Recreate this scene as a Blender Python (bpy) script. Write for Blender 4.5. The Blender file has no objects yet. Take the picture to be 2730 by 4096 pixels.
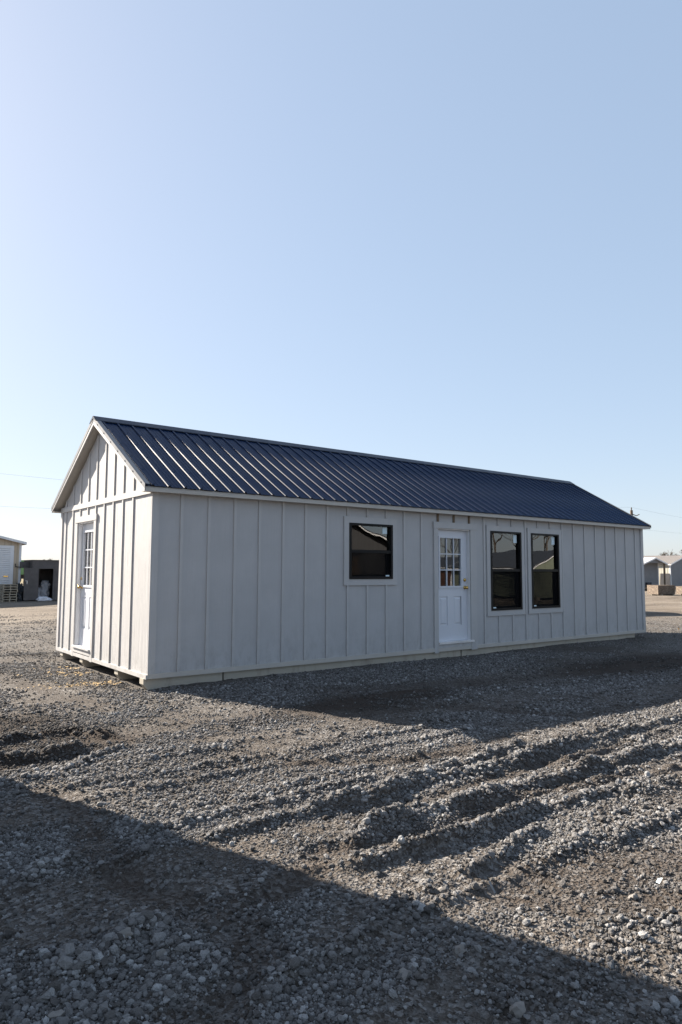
import bpy, bmesh, math, random
import numpy as np
from mathutils import Matrix, Vector

# ------------------------------------------------------------------ camera, sky, sun, exposure
F_PX, CAM = 2768.17, np.array([-3.5104, -8.727, 1.5107])
YAW, PITCH, ROLL = 0.6511, 0.0857, 0.004
SUN_AZ, SUN_EL = math.atan2(-0.345, 1.0), math.radians(29.75)      # azimuth from +Y towards +X

scene = bpy.context.scene
COL = scene.collection
def cam_axes():
    cy, sy = math.cos(YAW), math.sin(YAW)
    w = np.array([sy*math.cos(PITCH), cy*math.cos(PITCH), math.sin(PITCH)])
    r = np.array([cy, -sy, 0.0]); u = np.cross(r, w)
    return math.cos(ROLL)*r+math.sin(ROLL)*u, -math.sin(ROLL)*r+math.cos(ROLL)*u, w
AR, AU, AW = cam_axes()
cd = bpy.data.cameras.new('camera'); cam = bpy.data.objects.new('camera', cd); COL.objects.link(cam)
cd.sensor_fit = 'HORIZONTAL'; cd.sensor_width = 36.0; cd.lens = F_PX/2730*36.0
cd.clip_start = 0.05; cd.clip_end = 6000
m = Matrix.Identity(4)
for i in range(3):
    m[i][0], m[i][1], m[i][2], m[i][3] = AR[i], AU[i], -AW[i], CAM[i]
cam.matrix_world = m
scene.camera = cam

world = bpy.data.worlds.new('World'); scene.world = world; world.use_nodes = True
wn = world.node_tree.nodes; wl = world.node_tree.links
sky = wn.new('ShaderNodeTexSky'); sky.sky_type = 'NISHITA'; sky.sun_disc = False
sky.sun_elevation = SUN_EL; sky.sun_rotation = SUN_AZ
sky.altitude = 300; sky.air_density = 1.0; sky.dust_density = 1.0; sky.ozone_density = 6.0
bg = wn['Background']; bg.inputs['Strength'].default_value = 0.13
gm = wn.new('ShaderNodeGamma'); gm.inputs[1].default_value = 0.36                 # even, pale winter-haze sky
hs = wn.new('ShaderNodeHueSaturation'); hs.inputs['Saturation'].default_value = 1.14
wl.new(sky.outputs[0], gm.inputs[0]); wl.new(gm.outputs[0], hs.inputs['Color'])
tn = wn.new('ShaderNodeMix'); tn.data_type = 'RGBA'; tn.blend_type = 'MULTIPLY'; tn.inputs[0].default_value = 1.0; tn.inputs[7].default_value = (1.0, 0.985, 1.0, 1)
wl.new(hs.outputs[0], tn.inputs[6]); wl.new(tn.outputs[2], bg.inputs['Color'])

sd = bpy.data.lights.new('sun', 'SUN'); sd.energy = 4.6; sd.angle = math.radians(0.53); sd.color = (1.0, 0.90, 0.77)
sun = bpy.data.objects.new('sun', sd); COL.objects.link(sun)
sv = Vector((math.sin(SUN_AZ)*math.cos(SUN_EL), math.cos(SUN_AZ)*math.cos(SUN_EL), math.sin(SUN_EL)))
sun.rotation_euler = sv.to_track_quat('Z', 'Y').to_euler(); sun.location = (0, 0, 30)

scene.view_settings.view_transform = 'Standard'; scene.view_settings.look = 'None'
scene.view_settings.exposure = 2.0; scene.view_settings.gamma = 1.0
scene.view_settings.use_curve_mapping = False
scene.render.engine = 'CYCLES'
scene.cycles.use_denoising = True
scene.cycles.max_bounces = 8; scene.cycles.transparent_max_bounces = 16
scene.cycles.use_adaptive_sampling = True; scene.cycles.adaptive_threshold = 0.01

# ------------------------------------------------------------------ pixel helpers (directions only; distance from what a thing touches)
def ray(x, y):
    d = AW+AR*(x-1365)/F_PX-AU*(y-2048)/F_PX
    return d/np.linalg.norm(d)
def on_ground(x, y, z=0.0):
    d = ray(x, y); return CAM+d*((z-CAM[2])/d[2])
def at(x, y, D):
    d = ray(x, y); return CAM+d*(D/math.hypot(d[0], d[1]))

# ------------------------------------------------------------------ materials
def new_mat(name):
    mt = bpy.data.materials.new(name); mt.use_nodes = True
    nt = mt.node_tree; return mt, nt.nodes, nt.links, nt.nodes['Principled BSDF']
def node(ns, t, **kw):
    n = ns.new(t)
    for k, v in kw.items():
        if k in n.inputs: n.inputs[k].default_value = v
        else: setattr(n, k, v)
    return n
def ramp(ns, ls, src, stops):
    r = ns.new('ShaderNodeValToRGB'); ls.new(src, r.inputs[0])
    els = r.color_ramp.elements
    while len(els) < len(stops): els.new(0.5)
    for e, (p, c) in zip(els, stops):
        e.position = p; e.color = (*c, 1) if len(c) == 3 else c
    return r.outputs[0]
def mix(ns, ls, fac, a, b, blend='MIX'):
    n = ns.new('ShaderNodeMix'); n.data_type = 'RGBA'; n.blend_type = blend
    for s, v in ((n.inputs[0], fac), (n.inputs[6], a), (n.inputs[7], b)):
        if isinstance(v, bpy.types.NodeSocket): ls.new(v, s)
        elif isinstance(v, (int, float)): s.default_value = v
        else: s.default_value = (*v, 1)
    return n.outputs[2]
def coords(ns, ls, scale=(1, 1, 1), kind='Object'):
    tc = ns.new('ShaderNodeTexCoord'); mp = ns.new('ShaderNodeMapping')
    ls.new(tc.outputs[kind], mp.inputs[0]); mp.inputs['Scale'].default_value = scale
    return mp.outputs[0]
def bump(ns, ls, h, strength, dist, bs, prev=None):
    b = ns.new('ShaderNodeBump'); b.inputs['Strength'].default_value = strength; b.inputs['Distance'].default_value = dist
    ls.new(h, b.inputs['Height'])
    if prev is not None: ls.new(prev, b.inputs['Normal'])
    if bs is not None: ls.new(b.outputs[0], bs.inputs['Normal'])
    return b.outputs[0]

def painted_wood(name, c, var=0.08, rough=0.62, grain=0.6, along='z', dirt=0.0, streak=None, relief=0.004):
    """painted board: vertical wood grain in relief, faint mottling"""
    mt, ns, ls, bs = new_mat(name)
    s = {'z': (75, 75, 2.2), 'x': (2.2, 75, 75), 'y': (75, 2.2, 75)}[along] if streak is None else streak
    v = coords(ns, ls, s)
    g = node(ns, 'ShaderNodeTexNoise', Scale=1.0, Detail=4.0, Roughness=0.62); ls.new(v, g.inputs['Vector'])
    v2 = coords(ns, ls, (1, 1, 1))
    n2 = node(ns, 'ShaderNodeTexNoise', Scale=1.7, Detail=5.0, Roughness=0.6); ls.new(v2, n2.inputs['Vector'])
    c0 = tuple(x*(1-var) for x in c); c1 = tuple(min(1, x*(1+var*0.6)) for x in c)
    col = ramp(ns, ls, n2.outputs[0], [(0.3, c0), (0.7, c1)])
    col = mix(ns, ls, 0.10, col, ramp(ns, ls, g.outputs[0], [(0.3, tuple(x*0.55 for x in c)), (0.65, c)]))
    if along == 'z':
        sz = ns.new('ShaderNodeSeparateXYZ'); ls.new(v2, sz.inputs[0])
        mr = ns.new('ShaderNodeMapRange'); ls.new(sz.outputs[2], mr.inputs[0]); mr.inputs[1].default_value = 0.75; mr.inputs[2].default_value = 0.1
        n4 = node(ns, 'ShaderNodeTexNoise', Scale=9.0, Detail=7.0, Roughness=0.75); ls.new(coords(ns, ls, (1, 1, 0.5)), n4.inputs['Vector'])
        mu = ns.new('ShaderNodeMath'); mu.operation = 'MULTIPLY'; ls.new(mr.outputs[0], mu.inputs[0]); ls.new(ramp(ns, ls, n4.outputs[0], [(0.46, (0, 0, 0)), (0.72, (0.45,)*3)]), mu.inputs[1])
        col = mix(ns, ls, mu.outputs[0], col, (0.17, 0.15, 0.125))
    if dirt > 0:
        n3 = node(ns, 'ShaderNodeTexNoise', Scale=5.0, Detail=6.0, Roughness=0.7); ls.new(coords(ns, ls, (1, 1, 0.35)), n3.inputs['Vector'])
        col = mix(ns, ls, ramp(ns, ls, n3.outputs[0], [(0.52, (0, 0, 0)), (0.75, (dirt, dirt, dirt))]), col, (0.22, 0.19, 0.15))
    ls.new(col, bs.inputs['Base Color']); bs.inputs['Roughness'].default_value = rough
    bs.inputs['Specular IOR Level'].default_value = 0.3
    bump(ns, ls, g.outputs[0], grain, relief, bs)
    return mt
def plain(name, c, rough=0.6, metal=0.0, var=0.1, scale=3.0, bmp=0.0, spec=0.4):
    mt, ns, ls, bs = new_mat(name)
    n = node(ns, 'ShaderNodeTexNoise', Scale=scale, Detail=5.0, Roughness=0.6); ls.new(coords(ns, ls), n.inputs['Vector'])
    ls.new(ramp(ns, ls, n.outputs[0], [(0.3, tuple(x*(1-var) for x in c)), (0.7, tuple(min(1, x*(1+var)) for x in c))]), bs.inputs['Base Color'])
    ls.new(ramp(ns, ls, n.outputs[0], [(0.3, (rough*0.85,)*3), (0.7, (min(1, rough*1.15),)*3)]), bs.inputs['Roughness'])
    bs.inputs['Metallic'].default_value = metal; bs.inputs['Specular IOR Level'].default_value = spec
    if bmp: bump(ns, ls, n.outputs[0], bmp, 0.01, bs)
    return mt
def glass(name, refl=1.0, tint=(0.62, 0.66, 0.68), wav=0.02):
    mt = bpy.data.materials.new(name); mt.use_nodes = True
    ns, ls = mt.node_tree.nodes, mt.node_tree.links
    ns.remove(ns['Principled BSDF'])
    tr = ns.new('ShaderNodeBsdfTransparent'); tr.inputs[0].default_value = (*tint, 1)
    gl = ns.new('ShaderNodeBsdfGlossy'); gl.inputs['Roughness'].default_value = 0.0
    gl.inputs['Color'].default_value = (refl, refl, refl, 1)
    fr = node(ns, 'ShaderNodeFresnel', IOR=2.0)
    n = node(ns, 'ShaderNodeTexNoise', Scale=1.6, Detail=1.0); ls.new(coords(ns, ls), n.inputs['Vector'])
    b = bump(ns, ls, n.outputs[0], wav, 0.1, None)
    ls.new(b, gl.inputs['Normal'])
    mx = ns.new('ShaderNodeMixShader'); ls.new(fr.outputs[0], mx.inputs[0]); ls.new(tr.outputs[0], mx.inputs[1]); ls.new(gl.outputs[0], mx.inputs[2])
    ls.new(mx.outputs[0], ns['Material Output'].inputs[0])
    return mt
def screen_mat(name):
    mt = bpy.data.materials.new(name); mt.use_nodes = True
    ns, ls = mt.node_tree.nodes, mt.node_tree.links
    bs = ns['Principled BSDF']; bs.inputs['Base Color'].default_value = (0.008, 0.008, 0.009, 1); bs.inputs['Roughness'].default_value = 0.9; bs.inputs['Specular IOR Level'].default_value = 0.05
    tr = ns.new('ShaderNodeBsdfTransparent')
    n = node(ns, 'ShaderNodeTexNoise', Scale=2.5, Detail=3.0); ls.new(coords(ns, ls, (1, 1, 0.3)), n.inputs['Vector'])
    mx = ns.new('ShaderNodeMixShader')
    ls.new(ramp(ns, ls, n.outputs[0], [(0.3, (0.30,)*3), (0.7, (0.5,)*3)]), mx.inputs[0])
    ls.new(tr.outputs[0], mx.inputs[1]); ls.new(bs.outputs[0], mx.inputs[2]); ls.new(mx.outputs[0], ns['Material Output'].inputs[0])
    return mt
def ribbed_siding(name, c, axis, pitch=0.2):
    """far shed wall: grooved siding too fine to pick apart"""
    mt, ns, ls, bs = new_mat(name)
    w = node(ns, 'ShaderNodeTexWave', Scale=1.0/pitch*0.318, Distortion=0.0); w.bands_direction = axis
    ls.new(coords(ns, ls), w.inputs['Vector'])
    n = node(ns, 'ShaderNodeTexNoise', Scale=1.5, Detail=4.0); ls.new(coords(ns, ls), n.inputs['Vector'])
    col = ramp(ns, ls, n.outputs[0], [(0.3, tuple(x*0.88 for x in c)), (0.7, tuple(x*1.06 for x in c))])
    ls.new(mix(ns, ls, ramp(ns, ls, w.outputs[0], [(0.0, (0.5,)*3), (0.12, (0,)*3)]), col, tuple(x*0.55 for x in c)), bs.inputs['Base Color'])
    bump(ns, ls, w.outputs[0], 0.4, 0.02, bs); bs.inputs['Roughness'].default_value = 0.7
    return mt

CREAM = (0.425, 0.423, 0.43)
M = {}
M['siding'] = painted_wood('siding_paint', CREAM, grain=1.0, streak=(48, 48, 1.1), relief=0.009)
M['siding_long'] = painted_wood('siding_paint_smooth', CREAM, grain=0.22)
M['trim'] = painted_wood('trim_paint', (0.45, 0.445, 0.445), grain=0.2)
M['fascia'] = painted_wood('fascia_paint', (0.46, 0.435, 0.40), grain=0.2, along='x')
M['brown'] = painted_wood('bare_batten', (0.17, 0.125, 0.085), grain=0.5)
M['skid'] = painted_wood('skid_timber', (0.42, 0.385, 0.325), grain=0.4, along='x', dirt=0.7)
M['roof'] = plain('navy_roof_paint', (0.0012, 0.0130, 0.046), rough=0.40, var=0.15, scale=2.0, spec=0.10, bmp=0.12)
M['rib'] = plain('navy_rib_paint', (0.002, 0.014, 0.046), rough=0.44, var=0.1, spec=0.07)
M['ridge'] = plain('navy_ridge_paint', (0.004, 0.011, 0.03), rough=0.4, spec=0.25)
M['rake'] = plain('rake_metal', (0.15, 0.155, 0.165), rough=0.5, metal=0.1)
M['screw'] = plain('screw_head', (0.02, 0.03, 0.06), rough=0.4, metal=0.3)
M['black'] = plain('black_vinyl', (0.004, 0.004, 0.005), rough=0.45, spec=0.2)
M['door'] = plain('white_door_paint', (0.58, 0.60, 0.65), rough=0.38, var=0.03, scale=1.2)
M['door_frame'] = plain('white_frame_paint', (0.70, 0.70, 0.71), rough=0.45, var=0.05)
M['brass'] = plain('brass', (0.62, 0.40, 0.12), rough=0.25, metal=1.0)
M['alu'] = plain('sill_metal', (0.75, 0.75, 0.76), rough=0.35, metal=0.4)
M['glass'] = glass('window_glass')
M['door_glass'] = glass('door_glass', wav=0.01)
M['screen'] = screen_mat('insect_screen')
M['sticker'] = plain('paper_sticker', (0.62, 0.74, 0.80), rough=0.7, var=0.06)
M['ply'] = plain('plywood', (0.20, 0.15, 0.10), rough=0.8, var=0.25, scale=5)
M['rubber'] = plain('dark_gap', (0.01, 0.01, 0.01), rough=0.9)

# ------------------------------------------------------------------ mesh helpers
class MB:
    """collects boxes / prisms / tubes, then links them as one mesh object"""
    def __init__(s): s.v = []; s.f = []
    def add(s, vs, fs):
        o = len(s.v); s.v += [tuple(map(float, p)) for p in vs]; s.f += [tuple(o+i for i in q) for q in fs]; return s
    def box(s, x0, x1, y0, y1, z0, z1):
        return s.add([(x0,y0,z0),(x1,y0,z0),(x1,y1,z0),(x0,y1,z0),(x0,y0,z1),(x1,y0,z1),(x1,y1,z1),(x0,y1,z1)],
                     [(0,3,2,1),(4,5,6,7),(0,1,5,4),(1,2,6,5),(2,3,7,6),(3,0,4,7)])
    def prism(s, poly, axis, a, b):
        """poly: 2D outline in the plane perpendicular to axis, extruded from a to b"""
        def P(p, t): return {'x': (t, p[0], p[1]), 'y': (p[0], t, p[1]), 'z': (p[0], p[1], t)}[axis]
        n = len(poly)
        return s.add([P(p, a) for p in poly]+[P(p, b) for p in poly],
                     [tuple(range(n))[::-1], tuple(range(n, 2*n))]+[(i, (i+1) % n, n+(i+1) % n, n+i) for i in range(n)])
    def tube(s, pts, rad, k=6):
        pts = [Vector(p) for p in pts]; rads = rad if hasattr(rad, '__len__') else [rad]*len(pts)
        rings = []
        for i, p in enumerate(pts):
            d = (pts[min(i+1, len(pts)-1)]-pts[max(i-1, 0)]).normalized()
            a = d.orthogonal().normalized() if abs(d.z) > 0.95 else d.cross(Vector((0, 0, 1))).normalized()
            b = d.cross(a)
            rings.append([p+(a*math.cos(2*math.pi*j/k)+b*math.sin(2*math.pi*j/k))*rads[i] for j in range(k)])
        vs = [q for r in rings for q in r]; n = len(pts)
        fs = [(i*k+j, i*k+(j+1) % k, (i+1)*k+(j+1) % k, (i+1)*k+j) for i in range(n-1) for j in range(k)]
        fs += [tuple(range(k))[::-1], tuple((n-1)*k+j for j in range(k))]
        return s.add(vs, fs)
    def lathe(s, prof, c, axis='x', k=14):
        vs = []; n = len(prof)
        for (t, r) in prof:
            for j in range(k):
                a = 2*math.pi*j/k; u, w = r*math.cos(a), r*math.sin(a)
                vs.append({'x': (c[0]+t, c[1]+u, c[2]+w), 'y': (c[0]+u, c[1]+t, c[2]+w), 'z': (c[0]+u, c[1]+w, c[2]+t)}[axis])
        fs = [(i*k+j, i*k+(j+1) % k, (i+1)*k+(j+1) % k, (i+1)*k+j) for i in range(n-1) for j in range(k)]
        fs += [tuple(range(k))[::-1], tuple((n-1)*k+j for j in range(k))]
        return s.add(vs, fs)
    def mesh(s, name, smooth=False):
        me = bpy.data.meshes.new(name); me.from_pydata(s.v, [], s.f)
        bm = bmesh.new(); bm.from_mesh(me); bmesh.ops.recalc_face_normals(bm, faces=bm.faces); bm.to_mesh(me); bm.free()
        if smooth:
            for p in me.polygons: p.use_smooth = True
        return me
    def build(s, name, mat, parent=None, smooth=False):
        return link(name, s.mesh(name, smooth), mat, parent)
def link(name, me, mat, parent=None, loc=None):
    if mat is not None and not me.materials: me.materials.append(mat)
    o = bpy.data.objects.new(name, me); COL.objects.link(o)
    if parent is not None: o.parent = parent
    if loc is not None: o.location = loc
    return o
def box(name, x0, x1, y0, y1, z0, z1, mat, parent=None):
    return MB().box(x0, x1, y0, y1, z0, z1).build(name, mat, parent)
def thing(name, label, cat, loc=(0, 0, 0), rz=0.0, group=None):
    o = bpy.data.objects.new(name, None); COL.objects.link(o); o.empty_display_size = 0.2
    o.location = loc; o.rotation_euler = (0, 0, rz)
    return tag(o, label, cat, group)
def tag(o, label, cat, group=None):
    o['label'] = label; o['category'] = cat
    if group: o['group'] = group
    return o
def kind(o, k): o['kind'] = k; return o
def copy_tree(o, parent=None):
    c = o.copy(); COL.objects.link(c); c.parent = parent
    for ch in o.children: copy_tree(ch, c)
    return c
def wall_mesh(u0, u1, z0, z1, holes, t0, t1, axis, top=None):
    """slab wall in the plane u-z with rectangular holes; thickness from t0 to t1; optional top(u) for a gable"""
    us = sorted({u0, u1, *[h[0] for h in holes], *[h[1] for h in holes]}); zs = sorted({z0, z1, *[h[2] for h in holes], *[h[3] for h in holes]})
    mb = MB()
    def P(u, t, z): return (u, t, z) if axis == 'x' else (t, u, z)
    def solid(i, j):
        if i < 0 or j < 0 or i >= len(us)-1 or j >= len(zs)-1: return False
        a, b = (us[i]+us[i+1])/2, (zs[j]+zs[j+1])/2
        return not any(h[0] < a < h[1] and h[2] < b < h[3] for h in holes)
    for i in range(len(us)-1):
        for j in range(len(zs)-1):
            if not solid(i, j): continue
            a, b, c, d = us[i], us[i+1], zs[j], zs[j+1]
            for t in (t0, t1): mb.add([P(a,t,c), P(b,t,c), P(b,t,d), P(a,t,d)], [(0,1,2,3)])
            if not solid(i-1, j): mb.add([P(a,t0,c), P(a,t1,c), P(a,t1,d), P(a,t0,d)], [(0,1,2,3)])
            if not solid(i+1, j): mb.add([P(b,t0,c), P(b,t1,c), P(b,t1,d), P(b,t0,d)], [(0,1,2,3)])
            if not solid(i, j-1): mb.add([P(a,t0,c), P(a,t1,c), P(b,t1,c), P(b,t0,c)], [(0,1,2,3)])
            if not solid(i, j+1): mb.add([P(a,t0,d), P(a,t1,d), P(b,t1,d), P(b,t0,d)], [(0,1,2,3)])
    return mb

# ------------------------------------------------------------------ noise for the ground
def vnoise(x, y, seed=0):
    xi = np.floor(x).astype(np.int64); yi = np.floor(y).astype(np.int64); fx = x-xi; fy = y-yi
    def h(a, b):
        n = (a*374761393+b*668265263+seed*1442695041) & 0xffffffff
        n = ((n ^ (n >> 13))*1274126177) & 0xffffffff
        n = ((n ^ (n >> 16))*2246822519) & 0xffffffff
        return ((n ^ (n >> 15)) & 0xffffff)/float(0xffffff)
    u = fx*fx*fx*(fx*(fx*6-15)+10); v = fy*fy*fy*(fy*(fy*6-15)+10)
    return (h(xi, yi)*(1-u)+h(xi+1, yi)*u)*(1-v)+(h(xi, yi+1)*(1-u)+h(xi+1, yi+1)*u)*v
def fbm(x, y, seed=0, oct=4, gain=0.5):
    s = 0; a = 1; t = 0
    for i in range(oct):
        s = s+a*vnoise(x*2**i+i*17.3, y*2**i-i*9.1, seed+i); t += a; a *= gain
    return s/t

# ridges of churned gravel, traced from the photograph onto the ground plane: pixel polyline, height, width
def R_(pts, x0, y0, s=1365/1568): return [(x0+a*s, y0+b*s) for a, b in pts]
G1 = lambda p: R_(p, 1365, 2600); G2 = lambda p: R_(p, 0, 2600); G3 = lambda p: R_(p, 0, 3400); G4 = lambda p: R_(p, 1365, 3400)
RIDGES = [
 (G1([(-120,745),(0,715),(130,685),(270,635),(390,595),(510,555)]), .115, .11),
 (G1([(520,545),(640,500),(760,460),(830,430)]), .06, .08),
 (G1([(810,512),(960,455),(1100,400),(1330,350)]), .09, .10),
 (G1([(1060,550),(1280,535),(1400,480),(1568,440),(1700,410)]), .10, .12),
 (G1([(1060,490),(1200,460),(1400,420)]), .05, .09),
 (G1([(60,890),(180,800),(340,740)]), .08, .09),
 (G1([(270,940),(500,870),(690,815),(890,745)]), .075, .08),
 (G1([(520,720),(700,680),(900,660)]), .055, .12),
 (G1([(600,1010),(780,910),(900,850)]), .075, .08),
 (G1([(1260,890),(1440,820),(1520,800)]), .06, .08),
 (G1([(1330,660),(1450,630),(1600,620)]), .10, .15),
 (G1([(1060,640),(1220,590)]), .06, .1),
 (G1([(0,1010),(200,930),(330,880)]), .04, .09),
 (G2([(-80,525),(60,520),(200,508),(340,478)]), .17, .15),
 (G2([(-60,440),(130,400),(330,380),(470,400)]), .13, .18),
 (G2([(330,560),(420,510),(580,450)]), .05, .10),
 (G2([(600,345),(820,335)]), .03, .10),
 (G2([(1050,360),(1290,330)]), .04, .12),
 (G2([(880,480),(1080,470)]), .035, .1),
 (G3([(130,150),(230,90),(380,65),(500,90)]), .085, .10),
 (G3([(560,40),(690,0),(760,-20)]), .07, .09),
 (G3([(700,140),(830,95),(940,55)]), .06, .07),
 (G3([(730,350),(690,350),(600,390),(480,480),(330,560)]), .11, .11),
 (G3([(690,400),(740,460),(800,470)]), .05, .07),
 (G3([(1620,460),(1420,525),(1260,610),(1170,700)]), .10, .09),
 (G3([(980,290),(1100,200),(1240,125),(1400,100)]), .05, .09),
 (G3([(230,690),(280,620),(420,570)]), .05, .08),
 (G4([(340,225),(190,295),(60,390)]), .07, .10),
 (G4([(400,180),(520,150)]), .05, .08),
 (G4([(480,430),(560,470),(680,500)]), .04, .12),
 (G4([(280,560),(330,600)]), .04, .09),
 (G4([(1000,330),(1300,330),(1568,300)]), .03, .10),
]
def track(y, x0, x1, bend, h, w):
    return ([(x0+(x1-x0)*t/8, y+bend*math.sin(t*0.7+y*3)) for t in range(9)], h, w)
TRACKS = [track(-5.02, -1.6, 4.2, .03, .075, .075), track(-5.24, 1.4, 3.6, .03, .04, .06), track(-5.50, -0.9, 4.6, .03, .07, .07), track(-5.72, 0.6, 2.6, .025, .035, .055),
          track(-5.90, -1.2, 2.0, .03, .065, .065), track(-6.40, -1.5, 1.1, .03, .05, .06), track(-4.55, -1.2, 1.2, .04, .035, .07),
          track(-4.1, -2.2, 1.6, .05, .045, .06), track(-4.75, -1.9, -0.2, .04, .05, .06), track(-3.75, -2.4, 2.0, .05, .04, .06), track(-3.3, -2.4, 0.6, .05, .03, .08), track(-2.2, 1.0, 7.0, .05, .03, .09), track(-2.9, 1.6, 8.0, .05, .03, .09), track(-3.6, 2.0, 8.0, .05, .03, .09)]
RIDGE_W = TRACKS+[([tuple(on_ground(x, y)[:2]) for x, y in p], h, 0.66*w) for p, h, w in RIDGES]
def seg_dist(X, Y, poly):
    best = np.full(X.shape, 1e9); side = np.zeros(X.shape)
    for (ax, ay), (bx, by) in zip(poly[:-1], poly[1:]):
        dx, dy = bx-ax, by-ay; L2 = dx*dx+dy*dy+1e-9
        t = np.clip(((X-ax)*dx+(Y-ay)*dy)/L2, 0, 1)
        d = np.hypot(X-ax-t*dx, Y-ay-t*dy)
        s = np.sign((X-ax)*dy-(Y-ay)*dx)
        k = d < best; best = np.where(k, d, best); side = np.where(k, s, side)
    return best, side
DAMP = [(*on_ground(120, 2955)[:2], .85, .5), (*on_ground(330, 2975)[:2], .6, .4), (*on_ground(60, 3050)[:2], .6, .3), (*on_ground(0, 2900)[:2], .7, .5), (*on_ground(1500, 2800)[:2], 1.6, .5),
        (*on_ground(2600, 2650)[:2], 2.5, .8)]
BARE = [([tuple(on_ground(*q)[:2]) for q in pl], w) for pl, w in (
    ([(170, 3150), (330, 3320), (600, 3530), (850, 3640), (1050, 3560), (1250, 3500)], .13), ([(850, 3640), (1000, 3800), (950, 3960), (800, 4080)], .14),
    ([(1420, 3280), (1800, 3160), (2150, 3050), (2500, 2960)], .10), ([(1300, 3420), (1700, 3330), (2200, 3150), (2730, 3060)], .10),
    ([(2100, 3560), (2400, 3500), (2730, 3420)], .22), ([(1300, 2760), (2000, 2720), (2730, 2640)], .30), ([(1365, 2860), (1750, 2820), (2300, 2860), (2730, 2790)], .16),
    ([(0, 2700), (250, 2780), (420, 2830)], .2), ([(1150, 3060), (1700, 3040), (2050, 2950)], .12), ([(2350, 3640), (2600, 3640), (2730, 3600)], .16))]
def bare(X, Y):
    b = np.zeros(X.shape)
    wx = X+0.2*(fbm(X*2.3, Y*2.3, 81, 3)-0.5); wy = Y+0.2*(fbm(X*2.3, Y*2.3, 91, 3)-0.5)
    for pl, w in BARE:
        px = [p[0] for p in pl]; py = [p[1] for p in pl]
        k = (X > min(px)-.8) & (X < max(px)+.8) & (Y > min(py)-.8) & (Y < max(py)+.8)
        if k.any(): b[k] = np.maximum(b[k], np.exp(-(seg_dist(wx[k], wy[k], pl)[0]/w)**4))
    return b
def damp(X, Y):
    d = 0.45*bare(X, Y)
    for cx, cy, rx, ry in DAMP: d = np.maximum(d, np.exp(-(((X-cx)/rx)**2+((Y-cy)/ry)**2)**1.4))
    return np.clip(d*1.3-0.9*np.abs(fbm(X*2.2, Y*2.2, 61, 4)-0.5)*(d < .8), 0, 1)
def height(X, Y, ridge_out=False):
    near = 1/(1+np.exp((np.hypot(X+2, Y+6)-22)/3.0))
    house = np.clip(np.minimum(np.minimum(X-0.05, 12.1-X), np.minimum(Y-0.08, 4.05-Y))/0.35, 0, 1)
    H = 0.07*(fbm(X*0.35, Y*0.55, 3, 3)-0.5)
    wx = X+0.15*(fbm(X*1.9, Y*1.9, 21, 4)-0.5); wy = Y+0.15*(fbm(X*2.1, Y*2.1, 31, 3)-0.5)
    rid = np.zeros(X.shape)
    for poly, h, w in RIDGE_W:
        px = [p[0] for p in poly]; py = [p[1] for p in poly]
        k = (X > min(px)-.7) & (X < max(px)+.7) & (Y > min(py)-.7) & (Y < max(py)+.7)
        if not k.any(): continue
        d, s = seg_dist(wx[k], wy[k], poly)
        br = 0.55+0.9*fbm(X[k]*3.1, Y[k]*3.1, 41, 3)
        ww = np.where(s > 0, 0.50*w, 0.95*w)
        prof = np.exp(-(d/ww)**2)
        v = h*br*prof-0.22*h*np.exp(-((d-1.9*w)/(0.8*w))**2)
        H[k] += 0.40*v; rid[k] = np.maximum(rid[k], prof*np.clip(h/0.07, 0.4, 1.3))
    clod = np.abs(fbm(X*6.0, Y*6.0, 5, 3)-0.5)
    patch = np.clip((fbm(X*0.8, Y*1.1, 8, 3)-0.38)*3.2, 0, 1)
    H += near*(0.032*clod*patch+0.012*(fbm(X*14, Y*14, 9, 2)-0.5)+rid*0.035*(fbm(X*11, Y*11, 12, 3)-0.4))
    H -= 0.02*bare(X, Y)*near
    H += near*0.03*(fbm(X*0.9+3, Y*2.6, 15, 3)-0.5)
    # tyre tread prints in two of the tracks
    for (a, b, c_) in ((-3.75, -0.9, 1.4), (-6.35, -0.6, 1.1), (-7.05, -1.6, 0.6)):
        m_ = np.exp(-((Y-a-0.05*np.sin(X*2))/0.13)**2)*((X > b) & (X < c_))
        H += near*m_*0.013*np.sin(X*2*math.pi/0.085+Y*18)
    H += -0.03*np.exp(-((X+0.25)/0.6)**2)*((Y > -0.5) & (Y < 4.6))
    H = H*(1-house)+house*(-0.03)
    if ridge_out: return H, rid, patch
    return H

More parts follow.
